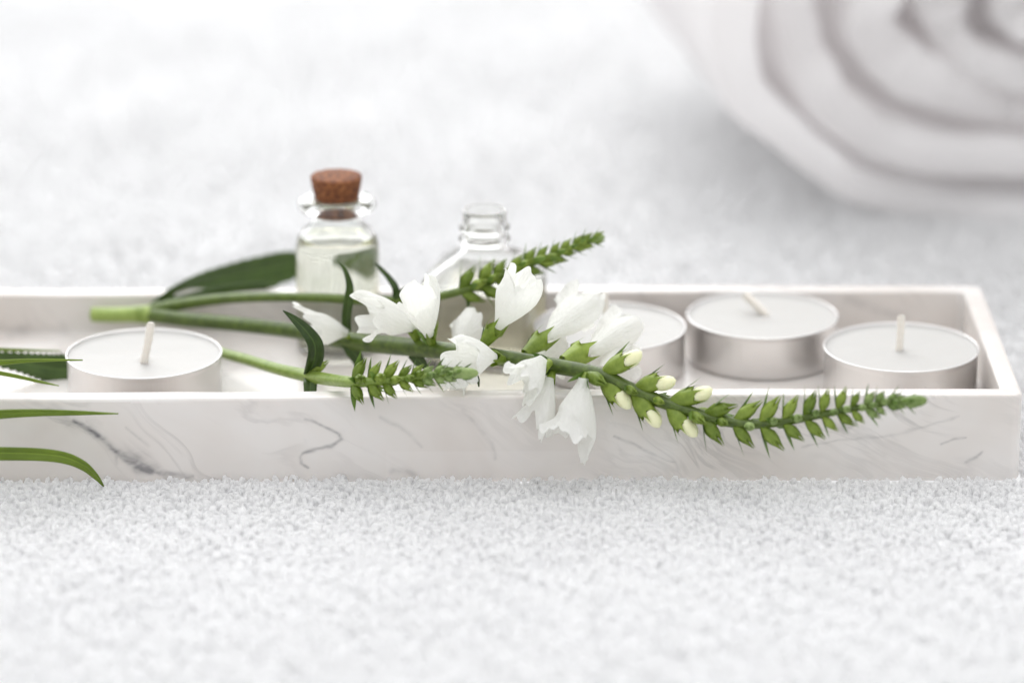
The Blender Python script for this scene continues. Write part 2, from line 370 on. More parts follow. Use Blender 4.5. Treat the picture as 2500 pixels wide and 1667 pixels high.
# ------------------------------------------------------------------ marble tray
def seg_dist(px, pz, poly, widths):
    best = np.full(px.shape, 1e9)
    for (a, b, wa, wb) in zip(poly[:-1], poly[1:], widths[:-1], widths[1:]):
        ax_, az_ = a; bx, bz = b; dx, dz = bx - ax_, bz - az_
        t = np.clip(((px - ax_) * dx + (pz - az_) * dz) / (dx * dx + dz * dz), 0, 1)
        d = np.hypot(px - ax_ - t * dx, pz - az_ - t * dz) / (wa + (wb - wa) * t)
        best = np.minimum(best, d)
    return best
def build_tray():
    x0, x1, y0, y1, H, FZ, W = TR
    rc = 2.6                                             # vertical corner radius
    prof = []                                            # (inset from the outer face, z)
    prof += [(.9, 0.0), (.35, .15), (.1, .5), (0, 1.0)]
    prof += [(0, z) for z in np.arange(1.5, H - .9, .3)]
    prof += [(0, H - .8), (.06, H - .45), (.22, H - .2), (.5, H - .04), (.9, H), (2.4, H + .02), (W - .7, H), (W - .35, H - .08), (W - .1, H - .3), (W, H - .65)]
    prof += [(W, z) for z in np.arange(H - 1.4, FZ + 1.2, -.9)]
    prof += [(W + .05, FZ + 1.0), (W + .3, FZ + .4), (W + .8, FZ + .08), (W + 1.4, FZ)]
    # outline: front edge finely sampled, then right, back, left
    path = []                                            # (corner centre or straight point, outward normal)
    for x in np.arange(x0 + rc, x1 - rc, .36): path.append(((x, y0 + rc), (0, -1)))
    for a in np.linspace(-90, 0, 9): path.append(((x1 - rc, y0 + rc), (math.cos(math.radians(a)), math.sin(math.radians(a)))))
    for y in np.arange(y0 + rc + 1, y1 - rc - .5, 1.5): path.append(((x1 - rc, y), (1, 0)))
    for a in np.linspace(0, 90, 9): path.append(((x1 - rc, y1 - rc), (math.cos(math.radians(a)), math.sin(math.radians(a)))))
    for x in np.arange(x1 - rc - 2, x0 + rc + 1, -2.): path.append(((x, y1 - rc), (0, 1)))
    for a in np.linspace(90, 180, 7): path.append(((x0 + rc, y1 - rc), (math.cos(math.radians(a)), math.sin(math.radians(a)))))
    for y in np.arange(y1 - rc - 2, y0 + rc + 1, -2.): path.append(((x0 + rc, y), (-1, 0)))
    for a in np.linspace(180, 262, 7): path.append(((x0 + rc, y0 + rc), (math.cos(math.radians(a)), math.sin(math.radians(a)))))
    V = np.zeros((len(path), len(prof), 3))
    for i, ((cx, cy_), (nx, ny)) in enumerate(path):
        for j, (ins, z) in enumerate(prof):
            k = rc - ins
            if k >= 0.6: px, py = cx + nx * k, cy_ + ny * k
            else:                                        # inner face: small fillet radius of its own
                r2 = .6; sh = ins - rc + r2              # centre moves inwards
                sx = -1 if cx > (x0 + x1) / 2 else 1; sy = -1 if cy_ > (y0 + y1) / 2 else 1
                atx = abs(cx - (x1 - rc)) < 1e-6 or abs(cx - (x0 + rc)) < 1e-6; aty = abs(cy_ - (y1 - rc)) < 1e-6 or abs(cy_ - (y0 + rc)) < 1e-6
                ccx = cx; ccy = cy_
                lox, hix = x0 + rc + sh, x1 - rc - sh; loy, hiy = y0 + rc + sh, y1 - rc - sh
                ccx = min(max(cx, lox), hix); ccy = min(max(cy_, loy), hiy)
                px, py = ccx + nx * r2, ccy + ny * r2
            V[i, j] = (px, py, z)
    n, m = len(path), len(prof)
    # hand-made edges: the straight runs waver by a fraction of a millimetre
    V[..., 2] += np.clip((V[..., 2] - 11.5) / 8, 0, 1) * (.25 * np.sin(V[..., 0] * .021 + .5) + .06 * np.sin(V[..., 0] * .13))
    V[..., 1] += .18 * np.sin(V[..., 0] * .017 + 1)
    Vf = V.reshape(-1, 3).tolist(); F = grid_faces(n, m, wrap_u=True).tolist()
    ci = len(Vf); Vf.append([(x0 + x1) / 2, (y0 + y1) / 2, FZ])
    inner = [i * m + m - 1 for i in range(n)]; F.append(inner[::1]); 
    F.append([i * m for i in range(n)][::-1]); Vf.pop()
    Vf = np.array(Vf)
    X, Y, Z = Vf[:, 0], Vf[:, 1], Vf[:, 2]
    # marble pattern of the front face: hand-placed dark veins (photo), in x,z of the face
    def fp(xp, yp):                                      # a photograph pixel to x,z on the front face
        p = at(xp / 1.0629, yp / 1.0629, 0.0); return (p.x, p.z)
    jit = .3 * np.sin(X * .9 + Z) + .12 * np.sin(X * 2.3 + 2 * Z)
    front = Y < 1.2
    vein = np.zeros(len(X)); qz = np.zeros(len(X))
    def add(poly, widths, strength, soft=1.0):
        d = seg_dist(X + jit * .5, Z + jit * .4, [fp(*p) for p in poly], [q * (1.3 + .6 * strength) for q in widths])
        d = d * (1 + .35 * np.sin(X * .8 + Z * .6) * np.sin(X * .37 + 1))
        vein[:] = np.maximum(vein, np.where(front, strength * np.exp(-(d ** 2) * soft), 0))
    mod = .88 + .12 * np.sin(X * 2.2 + 3 * np.sin(Z * 1.9)) 
    add([(120, 1000), (190, 1035), (240, 1062), (285, 1095), (330, 1128), (372, 1147)], [1.0, 1.0, .7, .7, .8, .5], .30)
    add([(180, 1025), (250, 1068), (290, 1105), (335, 1135), (372, 1148)], [.35, .45, .55, .95, .5], .95)
    add([(300, 1110), (330, 1126), (368, 1146)], [.5, 1.2, .7], .8)
    add([(372, 1148), (400, 1153), (437, 1158), (470, 1160)], [.3, .35, .5, .3], .6)
    add([(270, 1090), (282, 1110), (288, 1128)], [.25, .3, .2], .35)
    add([(745, 1022), (790, 1040), (828, 1058), (832, 1072), (812, 1086), (775, 1095), (742, 1103), (731, 1115), (735, 1130), (752, 1142)], [.2, .22, .32, .35, .3, .24, .24, .22, .2, .15], .6)
    add([(310, 1040), (340, 1065), (365, 1085)], [.3, .25, .2], .25)
    add([(1500, 1065), (1545, 1085), (1570, 1100), (1605, 1115), (1650, 1130)], [.12, .2, .25, .25, .1], .38)
    add([(930, 1018), (975, 1040), (1005, 1065), (1030, 1090)], [.3, .3, .25, .2], .2)
    add([(1130, 1000), (1165, 1035), (1200, 1080), (1210, 1120)], [.3, .35, .3, .2], .2)
    add([(2040, 1048), (2060, 1050), (2080, 1045)], [.5, .6, .3], .3)
    add([(1960, 1092), (2060, 1075), (2180, 1066), (2340, 1020)], [.15, .2, .3, .2], .22)
    add([(2360, 1130), (2385, 1118), (2400, 1105)], [.2, .35, .2], .45)
    add([(2300, 1085), (2330, 1075), (2360, 1070)], [.15, .25, .15], .4)
    add([(960, 1148), (990, 1150), (1010, 1158)], [.5, .6, .5], .3)
    add([(150, 1015), (100, 985), (60, 970)], [.5, .6, .5], .15)
    vein *= mod
    rim = (Z > H - 1.2)
    qz = np.where(rim & (X < -60) & (Y < 8), .55 * (.5 + .5 * np.sin(X * .12)), 0) + np.where(front & (X > -30) & (X < 40) & (Z < 8), .12, 0)
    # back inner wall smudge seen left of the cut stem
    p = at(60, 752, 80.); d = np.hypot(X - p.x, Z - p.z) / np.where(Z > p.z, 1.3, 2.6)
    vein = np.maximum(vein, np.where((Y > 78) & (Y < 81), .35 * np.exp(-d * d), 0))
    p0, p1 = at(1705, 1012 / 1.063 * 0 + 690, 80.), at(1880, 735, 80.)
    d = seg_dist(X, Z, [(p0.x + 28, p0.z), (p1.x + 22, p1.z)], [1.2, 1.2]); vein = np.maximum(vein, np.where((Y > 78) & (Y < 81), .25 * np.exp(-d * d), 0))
    me = to_mesh('marble_tray', Vf, F, M['marble'])
    for nme, arr in (('vein', vein), ('quartz', qz)):
        at_ = me.attributes.new(nme, 'FLOAT', 'POINT'); at_.data.foreach_set('value', np.clip(arr, 0, 1).astype(np.float32))
    for poly in me.polygons:
        if len(poly.vertices) > 4: poly.use_smooth = False
    o = link('marble_tray', me); o.rotation_euler = (0, 0, YAW)
    tag(o, 'long narrow white marble tray with grey veins standing on the terry towel', 'tray')
build_tray()
FZ = TR[5]

# ------------------------------------------------------------------ tealights
def make_cup_meshes():
    R, Hc = 19.0, 11.35
    prof = [(0.01, .35), (12, .35), (17.2, .1), (18.1, .0), (18.55, .25), (18.7, .8), (18.72, 9.6), (18.78, 10.3), (18.95, 10.7), (19.05, 11.0), (19.02, 11.25), (18.88, 11.36), (18.7, 11.3), (18.6, 11.0), (18.55, 10.4), (18.5, 9), (18.5, 1), (0.01, .8)]
    V, F = lathe(prof, 128)
    cup = to_mesh('cup', V, F, M['metal'])
    return cup
CUP = make_cup_meshes()
def wax_mesh(dip, hump, seed):
    prof = [(0.01, 2.0), (18.48, 2.0), (18.48, 10.75), (18.3, 10.72), (17.9, 10.55), (17.2, 10.45)]
    for r in (16, 14, 12, 10, 8, 6, 4.5, 3.2, 2.2, 1.4, .8, .01):
        prof.append((r, 10.45 - dip * (1 - (r / 17.2) ** 2) + hump * math.exp(-(r / 1.6) ** 2)))
    V, F = lathe(prof, 96)
    for k in range(len(V)):
        if V[k, 2] > 9: V[k, 2] += .1 * noise.noise(Vector((V[k, 0] * .18 + seed, V[k, 1] * .18, seed)))
    return to_mesh('wax', V, F, M['wax'])
def tealight(cx, cy_, label, dip, hump, wick_pts, wr, seed, zb=FZ):
    t = thing('tealight', label, 'candle', (cx, cy_, zb + .04), 'unlit tealights standing in the marble tray')
    t.rotation_euler = (0, 0, 0)
    link('cup', CUP, t); link('wax', wax_mesh(dip, hump, seed), t)
    P = catmull([Vector(p) for p in wick_pts], 26)
    rad = np.full(26, wr * .88) * (1 + .06 * np.sin(np.arange(26) * 1.9)); rad[-1] *= .8
    V, F = tube(P, rad, 10, .05, flat=.75)
    link('wick', to_mesh('wick', V, F, M['wick']), t)
    return t
def wick_to(cx, cy_, base_px, top_px, lean=0):
    b = on_z(*base_px, FZ + 10.2); tp = at(*top_px, b.y + lean)
    o = Vector((cx, cy_, FZ)); m = (b + tp) / 2
    return [b - o - Vector((0, 0, 1.2)), b - o, m - o + Vector((.1, 0, 0)), tp - o]
tealight(-89.7, 31.0, 'tealight at the left end of the tray beside the serrated dark leaf, wick leaning right', .9, .8, wick_to(-89.7, 31, (332, 828), (347, 741)), 1.15, 1)
tealight(95.3, 35.8, 'rightmost tealight in the tray with an upright wick, next to the short end wall', .12, .45, wick_to(95.3, 35.8, (2065, 808), (2070, 724), 1), 1.1, 2)
tealight(62.8, 61.0, 'tealight against the back wall of the tray with its wick bent over to the left', .35, .35, wick_to(62.8, 61, (1757, 722), (1709, 675), 2), 1.55, 3)
tealight(24.3, 52.0, 'blurred tealight between the open glass bottle and the others, behind the white flowers', .35, .3, wick_to(24.3, 52, (1392, 762), (1389, 672)), .95, 4)

# ------------------------------------------------------------------ bottles
def corked_bottle():
    cx, cy_ = -43.9, 68.6
    t = thing('corked_bottle', 'small round glass vial of clear oil closed with a brown cork', 'bottle', (cx, cy_, FZ + .15), None)
    z = lambda a: a - FZ
    outer = [(0.01, .0), (8.6, .0), (9.8, .3), (10.4, 1.1), (10.5, 2.2), (10.5, z(36.5)), (10.35, z(38.6)), (9.8, z(40.4)), (8.7, z(42.0)), (7.3, z(43.1)), (6.5, z(43.9)), (6.15, z(45.0)), (6.2, z(46.2)), (7.2, z(46.7)), (9.0, z(47.0)), (9.8, z(47.7)), (9.95, z(48.6)), (9.75, z(49.6)), (9.0, z(50.2)), (7, z(50.4)), (5.9, z(50.3))]
    inner = [(5.45, z(49.8)), (5.2, z(47)), (5.15, z(45.2)), (5.7, z(43.4)), (7.3, z(41.9)), (8.6, z(40.3)), (9.5, z(38.4)), (9.75, z(36.3)), (9.75, 3.2), (8.8, 2.2), (6.0, 1.6), (0.01, 1.9)]
    V, F = lathe(outer + inner, 96); link('glass_body', to_mesh('glass_body', V, F, M['glass']), t)
    liq = [(0.01, 1.85), (6, 1.55), (8.85, 2.15), (9.81, 3.2), (9.81, z(36.2)), (9.56, z(38.4)), (8.75, z(40.25)), (8.4, z(40.1)), (7.5, z(39.85)), (0.01, z(39.8))]
    V, F = lathe(liq, 96); link('oil', to_mesh('oil', V, F, M['oil']), t)
    cork = [(0.01, z(45.8)), (4.7, z(45.8)), (5.0, z(46.1)), (5.1, z(47.2)), (5.4, z(49.6)), (5.65, z(50.8)), (6.15, z(53.8)), (6.45, z(55.6)), (6.3, z(56.0)), (5.8, z(56.15)), (0.01, z(56.2))]
    V, F = lathe(cork, 48)
    for k in range(len(V)):
        n = noise.noise(Vector(V[k] * 1.1)); V[k, 0] *= 1 + .02 * n; V[k, 1] *= 1 + .02 * n; V[k, 2] += .12 * n
    link('cork', to_mesh('cork', V, F, M['cork']), t)
corked_bottle()
def open_bottle():
    cx, cy_ = -6.9, 62.0; rot = math.radians(-13)
    t = thing('open_bottle', 'open square glass bottle of yellow oil with a ringed neck and no stopper', 'bottle', (cx, cy_, FZ + .15), None)
    z = lambda a: a - FZ
    O = [(0.01, 0, 1), (11.8, 0, 1), (13.2, .4, 1), (13.7, 1.4, 1), (13.75, z(31.4), 1), (13.6, z(32.9), .95), (12.9, z(34.1), .85), (10.2, z(36.2), .55), (7.4, z(38.0), .2), (6.1, z(39.2), 0), (5.8, z(40.2), 0), (5.9, z(40.9), 0), (6.4, z(41.3), 0), (6.5, z(41.8), 0), (6.0, z(42.4), 0), (5.7, z(43.4), 0), (5.75, z(43.9), 0), (6.45, z(44.3), 0), (6.5, z(44.9), 0), (6.1, z(45.4), 0), (5.6, z(46.0), 0), (5.5, z(48.0), 0), (5.6, z(48.6), 0), (5.4, z(49.1), 0), (5.0, z(49.2), 0)]
    I = [(4.6, z(48.8), 0), (4.4, z(47), 0), (4.4, z(40.2), 0), (4.9, z(38.8), 0), (8.0, z(36.4), .5), (11.4, z(33.6), .85), (12.3, z(32.2), .95), (12.5, z(30.4), 1), (12.5, 3.0, 1), (11.2, 2.2, 1), (0.01, 1.9, 1)]
    A = O + I; V, F = lathe([(a, b) for a, b, c in A], 128, square=[c for a, b, c in A], rot=rot)
    link('glass_body', to_mesh('glass_body', V, F, M['glass2']), t)
    Q = [(0.01, 1.85, 1), (11.25, 2.15, 1), (12.56, 3.0, 1), (12.56, z(30.0), 1), (12.3, z(30.2), 1), (11.6, z(29.9), 1), (0.01, z(29.1), 1)]
    V, F = lathe([(a, b) for a, b, c in Q], 128, square=[c for a, b, c in Q], rot=rot)
    link('oil', to_mesh('oil', V, F, M['oil2']), t)
open_bottle()

# ------------------------------------------------------------------ plant building blocks
def frame_matrix(origin, zdir, xhint, scale=1.0):
    zz = Vector(zdir).normalized(); xx = Vector(xhint); xx = (xx - xx.dot(zz) * zz)
    if xx.length < 1e-4: xx = zz.orthogonal()
    xx.normalize(); yy = zz.cross(xx)
    m = Matrix((xx, yy, zz)).transposed().to_4x4() @ Matrix.Scale(scale, 4)
    m.translation = Vector(origin) * S; return m
def leaf_verts(pts, widths, twist=0, fold=.25, n=40, teeth=0, curl=0, normal=None, tpitch=1.0):
    P = catmull(pts, n); T = unit(np.gradient(P, axis=0)); s = np.linspace(0, 1, n)
    W = np.interp(s, np.linspace(0, 1, len(widths)), widths)
    V = []; 
    for i in range(n):
        nv = Vector(normal) if normal is not None else -VIEW
        tg = Vector(T[i]); side = tg.cross(nv).normalized()
        tw = (twist[0] + (twist[1] - twist[0]) * s[i]) if isinstance(twist, tuple) else twist
        side = Matrix.Rotation(math.radians(tw), 3, tg) @ side; nn = side.cross(tg).normalized()
        for q in (-1, -.6, -.25, 0, .25, .6, 1):
            wd = W[i] * q
            if abs(q) == 1 and teeth: wd *= 1 + teeth / max(W[i], .3) * ((i * tpitch) % 1.0 if tpitch != 1 else (i % 3) / 2)
            V.append(Vector(P[i]) + side * wd + nn * (fold * abs(wd) - (.10 * W[i] if q == 0 else 0) + curl * abs(wd) * q * q))
    return np.array([list(v) for v in V]), grid_faces(n, 7)
def leaf_part(name, pts, widths, parent, mat='leaf', thick=.28, **kw):
    V, F = leaf_verts(pts, widths, **kw)
    o = part(name, V, F, M[mat], parent); set_mid(o.data)
    md = o.modifiers.new('thickness', 'SOLIDIFY'); md.thickness = thick * S; md.offset = 0
    return o

def calyx_mesh(name, L, R, teeth_len, opening, mat, seed):
    """closed or open five-toothed calyx along +Z, base at the origin, unit length about L"""
    r_ = random.Random(seed); nu, nv = 30, 14; V = []
    for i in range(nu):
        th = 2 * math.pi * i / nu; ph = (i / nu * 5) % 1.0; tooth = 1 - abs(ph - .5) * 2      # 1 at tooth tip
        tl = teeth_len * (tooth ** 1.15)
        for j in range(nv):
            v = j / (nv - 1)
            if v < .7:
                a = v / .7; z = L * .7 * a * (1)
                r = R * ((.28 + .72 * math.sin(min(a * 1.15, 1) * math.pi / 2)) if opening < 1.3 else (.42 + .5 * a ** 1.3)) * (1 - (.06 if opening > .8 else .30) * max(0, a - .55) / .45)
                r *= 1 + .05 * math.cos(5 * th + math.pi)
            else:
                b = (v - .7) / .3; z = L * .7 + tl * b
                r0 = R * (1 - (.06 if opening > .8 else .30)); r = r0 * (1 + (opening - 1) * (b ** .8)) 
                r *= 1 + .05 * math.cos(5 * th + math.pi) * (1 - b)
                if opening > 1.3: r = r0 * (1 + .16 * b - .05 * b * b)
            ang = th
            if v > .7:
                c0 = 2 * math.pi * (math.floor(i / nu * 5) + .5) / 5; ang = th + (c0 - th) * (.75 if opening < 1.3 else .45) * (v - .7) / .3 
            V.append((r * math.cos(ang), r * math.sin(ang) * .88, z))
    return to_mesh(name, V, grid_faces(nu, nv, wrap_u=True), mat)
def bract_mesh(name, L, W, bend, mat, seed):
    n = 12; V = []
    for i in range(n):
        s = i / (n - 1); wd = W * (math.sin(math.pi * min(1, s * .9 + .12)) ** .8) * (1 - s) ** .35 + .02
        x = -.3 - L * (math.sin(s * bend) * .55); z = L * s * math.cos(s * bend * .4)
        for q in (-1, -.45, 0, .45, 1):
            V.append((x - .22 * abs(q) * wd * -1, q * wd, z))
    return to_mesh(name, V, grid_faces(n, 5), mat)
def petal_bud_mesh(name, L, R, mat):
    prof = [(0.01, 0)] + [(R * math.sin(math.pi * min(1, .15 + .85 * s)) ** .55 * (.8 + .35 * s) if s < .99 else .01, L * s) for s in np.linspace(.05, 1, 12)]
    V, F = lathe(prof, 18)
    V[:, 0] += .25 * np.sin(V[:, 2] / L * 2.6) * R
    return to_mesh(name, V, F, mat)
CAL = [calyx_mesh('closed_calyx', 5.6, 1.45, 2.4, .18, M['calyx'], k) for k in range(2)]
CALG = [calyx_mesh('closed_calyx', 4.8, 1.5, 1.9, .2, M['calyx2'], 9)]
CALH = calyx_mesh('half_open_calyx', 5.8, 1.6, 2.3, 1.05, M['calyx'], 5)
CALO = calyx_mesh('open_calyx', 5.2, 1.7, 3.2, 1.301, M['calyx'], 3)
BR = [bract_mesh('bract', 6.0, .95, 1.1, M['bract'], 1), bract_mesh('bract', 6.4, .8, .75, M['bract'], 2)]
PET = petal_bud_mesh('petal_bud', 4.8, 1.36, M['cream'])

def solid(o, th=.16):
    md = o.modifiers.new('thickness', 'SOLIDIFY'); md.thickness = th * S; md.offset = 0
def place_bud(parent, origin, zdir, tipdir, sc_, kind):
    """kind: 'cream' (petal bud showing), 'green', 'grey'"""
    base = Vector(parent.location) / S
    me = {'cream': CALH, 'green': random.choice(CAL), 'grey': CALG[0]}[kind]
    m = frame_matrix(Vector(origin) - base, zdir, tipdir, sc_)
    o = link('bud', me, parent, m)
    b = link('bract', random.choice(BR), o)
    b.matrix_local = Matrix.Rotation(random.uniform(-.25, .25), 4, 'Z')
    if kind == 'cream':
        p = link('petal', PET, o); pm = Matrix.Rotation(random.uniform(-.12, .12), 4, 'Y'); pm.translation = Vector((0, 0, 2.6 * S)); p.matrix_local = pm
    return o
def spike(parent, axis_pts, nodes, tip_from=None):
    """nodes: rows of (arc position mm, size, spread in degrees, phase in degrees, kinds of the four buds or None)"""
    P = catmull(axis_pts, 300); seg = np.r_[0, np.cumsum(np.linalg.norm(np.diff(P, axis=0), axis=1))]
    for (s, size, spread, phase, kinds) in nodes:
        s += random.uniform(-.35, .35) * size
        c = Vector([np.interp(s, seg, P[:, k]) for k in range(3)])
        c2 = Vector([np.interp(min(s + 1.0, seg[-1]), seg, P[:, k]) for k in range(3)])
        c1 = Vector([np.interp(max(s - 1.0, 0), seg, P[:, k]) for k in range(3)])
        tg = (c2 - c1).normalized()
        up = (SUP - SUP.dot(tg) * tg).normalized(); sd = up.cross(tg)
        if isinstance(kinds, str): kinds = [kinds] * 2
        for q, kd in enumerate(kinds):
            if kd is None: continue
            a = math.radians(phase + 180 * q + random.uniform(-15, 15))
            out = up * math.cos(a) + sd * math.sin(a)
            sp = math.radians(spread + random.uniform(-9, 9))
            z = tg * math.cos(sp) + out * math.sin(sp)
            place_bud(parent, c + out * (.25 + .30 * size), z, tg - out * .2, size * random.uniform(.86, 1.1), kd)
    return seg[-1]

def corolla(name, L, rb, rm, hood=5.0, lip=5.5, flare=95, arch=45, seed=0, squash=.86, mouth=1.0, bend=0.0, ruffle=.5, hw=78, obl=.3):
    """tubular two-lipped flower along +Z; hood at +Y, three ruffled lower lobes at -Y"""
    r_ = random.Random(seed); nu, nt, nl = 96, 16, 12
    o1, o2, o3 = r_.uniform(0, 9), r_.uniform(0, 9), r_.uniform(0, 9); V = []
    lobes = [(90, hw, hood, -arch), (205 + r_.uniform(-6, 6), 36, lip * .85, flare * .9), (270 + r_.uniform(-5, 5), 38, lip, flare), (335 + r_.uniform(-6, 6), 36, lip * .85, flare * .9)]
    for i in range(nu):
        th = 360 * i / nu; best = 0; fl = 0; wsum = 0; cen = th
        for (c, hwid, ln, f) in lobes:
            d = (th - c + 180) % 360 - 180; k = max(0, 1 - (abs(d) / hwid) ** 2.6)
            if k > 0 and ln * k > best: best = ln * k ** .6; cen = c; fl = f
            wgt = math.exp(-(d / (hwid * .8)) ** 2); wsum += wgt
        fl2 = sum(f * math.exp(-(((th - c + 180) % 360 - 180) / (hwid * .8)) ** 2) for (c, hwid, ln, f) in lobes) / max(wsum, 1e-3)
        best = max(best, .5)
        a = math.radians(th)
        ell = 1 + .10 * noise.noise(Vector((math.cos(a) * 1.6 + o1, math.sin(a) * 1.6, o2)))
        for j in range(nt + nl):
            if j < nt:
                v = j / (nt - 1); e = v ** .8
                z = L * v * (1 + obl * v * math.sin(a)); r = rb + (rm - rb) * (e * e * (3 - 2 * e) * .8 + .2 * e)
                if v > .8: r *= 1 - (1 - mouth) * (v - .8) / .2
                r *= 1 + (ell - 1) * v
                r *= 1 + .035 * math.cos(a * 5 + o1) * v
                aa = a
            else:
                s = (j - nt + 1) / nl; ex = best * s
                ph = math.radians(fl2) * s ** .9
                z = L * (1 + obl * math.sin(a)) + ex * math.cos(ph * .62) ; r = rm * ell * mouth + ex * math.sin(ph * .62)
                # ruffled edges
                rf = ruffle * 1.35 * s * s
                z += rf * 1.1 * math.sin(a * 11 + o2 + s) * (1 if fl2 > 0 else .35); r += rf * .8 * math.sin(a * 7 + o3) * (1 if fl2 > 0 else .3)
                n = noise.noise(Vector((math.cos(a) * 2.5 + o3, math.sin(a) * 2.5, s * 1.4 + o1)))
                z += n * min(1.5, 3 * ruffle) * s; r += n * min(1.2, 2.4 * ruffle) * s
                r = max(r, .15)
                dd = (cen - th + 180) % 360 - 180
                aa = math.radians(th + dd * .30 * s * (0 if fl > 0 else .6))
            x = r * math.cos(aa) * squash; y = r * math.sin(aa)
            y += bend * (z / L) ** 2
            V.append((x, y, z))
    F = grid_faces(nu, nt + nl, wrap_u=True)
    return to_mesh(name, V, F, M['petal'])
def flower(parent, stem_px, Ys, base_px, Yb, tip_px, Yt, up, rm, seed, lipk=.40, rb=1.15, calyx=True, calyx_mesh_=None, anthers=0, bracts=1, **kw):
    rm = rm * .88; base0 = Vector(parent.location) / S
    st = at(*stem_px, Ys); b = at(*base_px, Yb); tp = at(*tip_px, Yt)
    ax = tp - b; tot = ax.length; L = tot * (1 - lipk * .8)
    upw = SRT * up[0] + SUP * up[1] - VIEW * up[2]
    zz = ax.normalized(); yy = (upw - upw.dot(zz) * zz).normalized(); xx = yy.cross(zz)
    m = Matrix((xx, yy, zz)).transposed().to_4x4(); m.translation = (b - base0) * S
    kw.setdefault('hood', tot * lipk * 1.1); kw.setdefault('lip', tot * lipk * 1.25)
    o = link('flower', corolla('flower', L, rb, rm, seed=seed, **kw), parent, m)
    for k in range(anthers):
        V, F = lathe([(.01, -.35), (.3, -.2), (.38, 0), (.3, .25), (.01, .4)], 10)
        an = link('anther', to_mesh('anther', V, F, M['anther']), o)
        an.location = Vector(((k - .5) * 2.2, .35 * rm, L * .93 - k * 1.2)) * S
    if calyx:
        cd = b - st; ln = cd.length
        inv = m.inverted()
        mm = frame_matrix(st - base0, cd * .6 + ax.normalized() * ln * .4, -ax.cross(VIEW), (ln + 2.2) / 6.2)
        c = link('calyx', CALO, o); c.matrix_parent_inverse = Matrix(); c.matrix_local = inv @ mm
        for q in range(bracts):
            bm = frame_matrix(st - base0, cd, -SUP * .4 - VIEW * .3 + SRT * (.9 if q else -.9) * -1, 1.0)
            bb = link('bract', BR[q % 2], o); bb.matrix_local = inv @ bm
    return o
def stem_part(parent, pts, radii, n=80, mat='stem', ridge=.07, name='stem'):
    P = catmull(pts, n); R = np.interp(np.linspace(0, 1, n), np.linspace(0, 1, len(radii)), radii)
    V, F = tube(P, R, 16, ridge); return part(name, V, F, M[mat], parent)

# ------------------------------------------------------------------ the branched white flower stalk (stems A at the back, B in front)
nodeY = 72.0
fs = thing('flower_stalk', 'long branching stalk of white tubular flowers and green buds lying across the tray', 'flower', at(325, 720, nodeY))
stem_part(fs, [at(211, 722, nodeY + 3), at(250, 723, nodeY + 2), at(300, 722, nodeY), at(345, 722, nodeY)], [1.75, 1.8, 1.85, 2.25], 24, 'stem2', name='cut_stem')
V, F = lathe([(.01, -1.9), (1.8, -1.3), (2.5, -.2), (2.4, .8), (1.5, 1.7), (.01, 2.0)], 18)
nb = at(322, 720, nodeY); part('stem_node', V + np.array(nb), F, M['stem2'], fs)
Bp = [(335, 722, 72), (420, 733, 67), (560, 746, 57), (690, 762, 48), (800, 783, 39), (900, 793, 30), (1000, 803, 21), (1100, 815, 13.5), (1200, 829, 8), (1300, 845, 3), (1380, 862, -1), (1440, 890, -3.5), (1500, 915, -6), (1570, 940, -8.5), (1640, 962, -11), (1720, 974, -14), (1800, 968, -17), (1880, 953, -20), (1960, 938, -23), (2040, 925, -26), (2100, 921, -28)]
BP = [at(*p) for p in Bp]
stem_part(fs, BP, [1.7, 1.75, 1.75, 1.8, 2.1, 2.15, 2.0, 1.95, 1.85, 1.75, 1.65, 1.6, 1.5, 1.35, 1.2, 1.05, .95, .85, .75, .6, .4], 200)
Ap = [(345, 712, 73), (430, 697, 71), (520, 686, 66), (620, 682, 58), (740, 684, 51), (840, 690, 46), (940, 688, 43), (1020, 678, 41), (1100, 655, 41), (1180, 620, 42), (1260, 590, 44), (1330, 562, 46), (1368, 550, 47)]
AP = [at(*p) for p in Ap]
stem_part(fs, AP, [1.5, 1.4, 1.25, 1.15, 1.1, 1.1, 1.1, 1.0, .95, .9, .75, .6, .4], 120, 'stem')
# --- leaves on it
leaf_part('leaf', [at(340, 706, 73), at(400, 672, 80), at(470, 648, 89), at(560, 630, 97), at(650, 612, 103), at(710, 600, 105), at(790, 592, 106)], [.5, 2.0, 3.3, 4.3, 4.2, 2.6, .3], fs, 'leaf', twist=(38, 8), fold=.22, n=60, teeth=.22)
leaf_part('leaf', [at(343, 710, 73), at(420, 690, 76), at(510, 672, 80), at(590, 660, 83), at(640, 655, 84)], [.4, 1.6, 1.9, 1.3, .2], fs, 'leaf', twist=15, fold=.1, n=30)
leaf_part('leaf', [at(797, 762, 37), at(795, 730, 36), at(800, 690, 35), at(803, 655, 34.5), at(792, 620, 34), at(775, 600, 34)], [1.0, 1.15, 1.2, .85, .45, .1], fs, 'leaf', twist=(25, -10), fold=.3, n=36)
leaf_part('leaf', [at(912, 690, 44), at(908, 662, 44), at(893, 638, 45), at(872, 615, 46), at(862, 604, 46)], [1.1, .95, .7, .5, .15], fs, 'leaf', twist=20, fold=.2, n=24)
leaf_part('leaf', [at(912, 690, 43), at(930, 668, 42), at(950, 656, 41)], [1.1, 1.0, .2], fs, 'leaf', twist=10, fold=.2, n=16)
leaf_part('leaf', [at(792, 785, 38), at(810, 805, 37), at(824, 830, 37), at(830, 862, 37)], [1.2, 1.9, 1.5, .2], fs, 'leaf', twist=20, fold=.2, n=24)
leaf_part('leaf', [at(945, 812, 26), at(965, 830, 25), at(985, 850, 24)], [1.2, 1.6, .3], fs, 'leaf', twist=20, fold=.2, n=20)
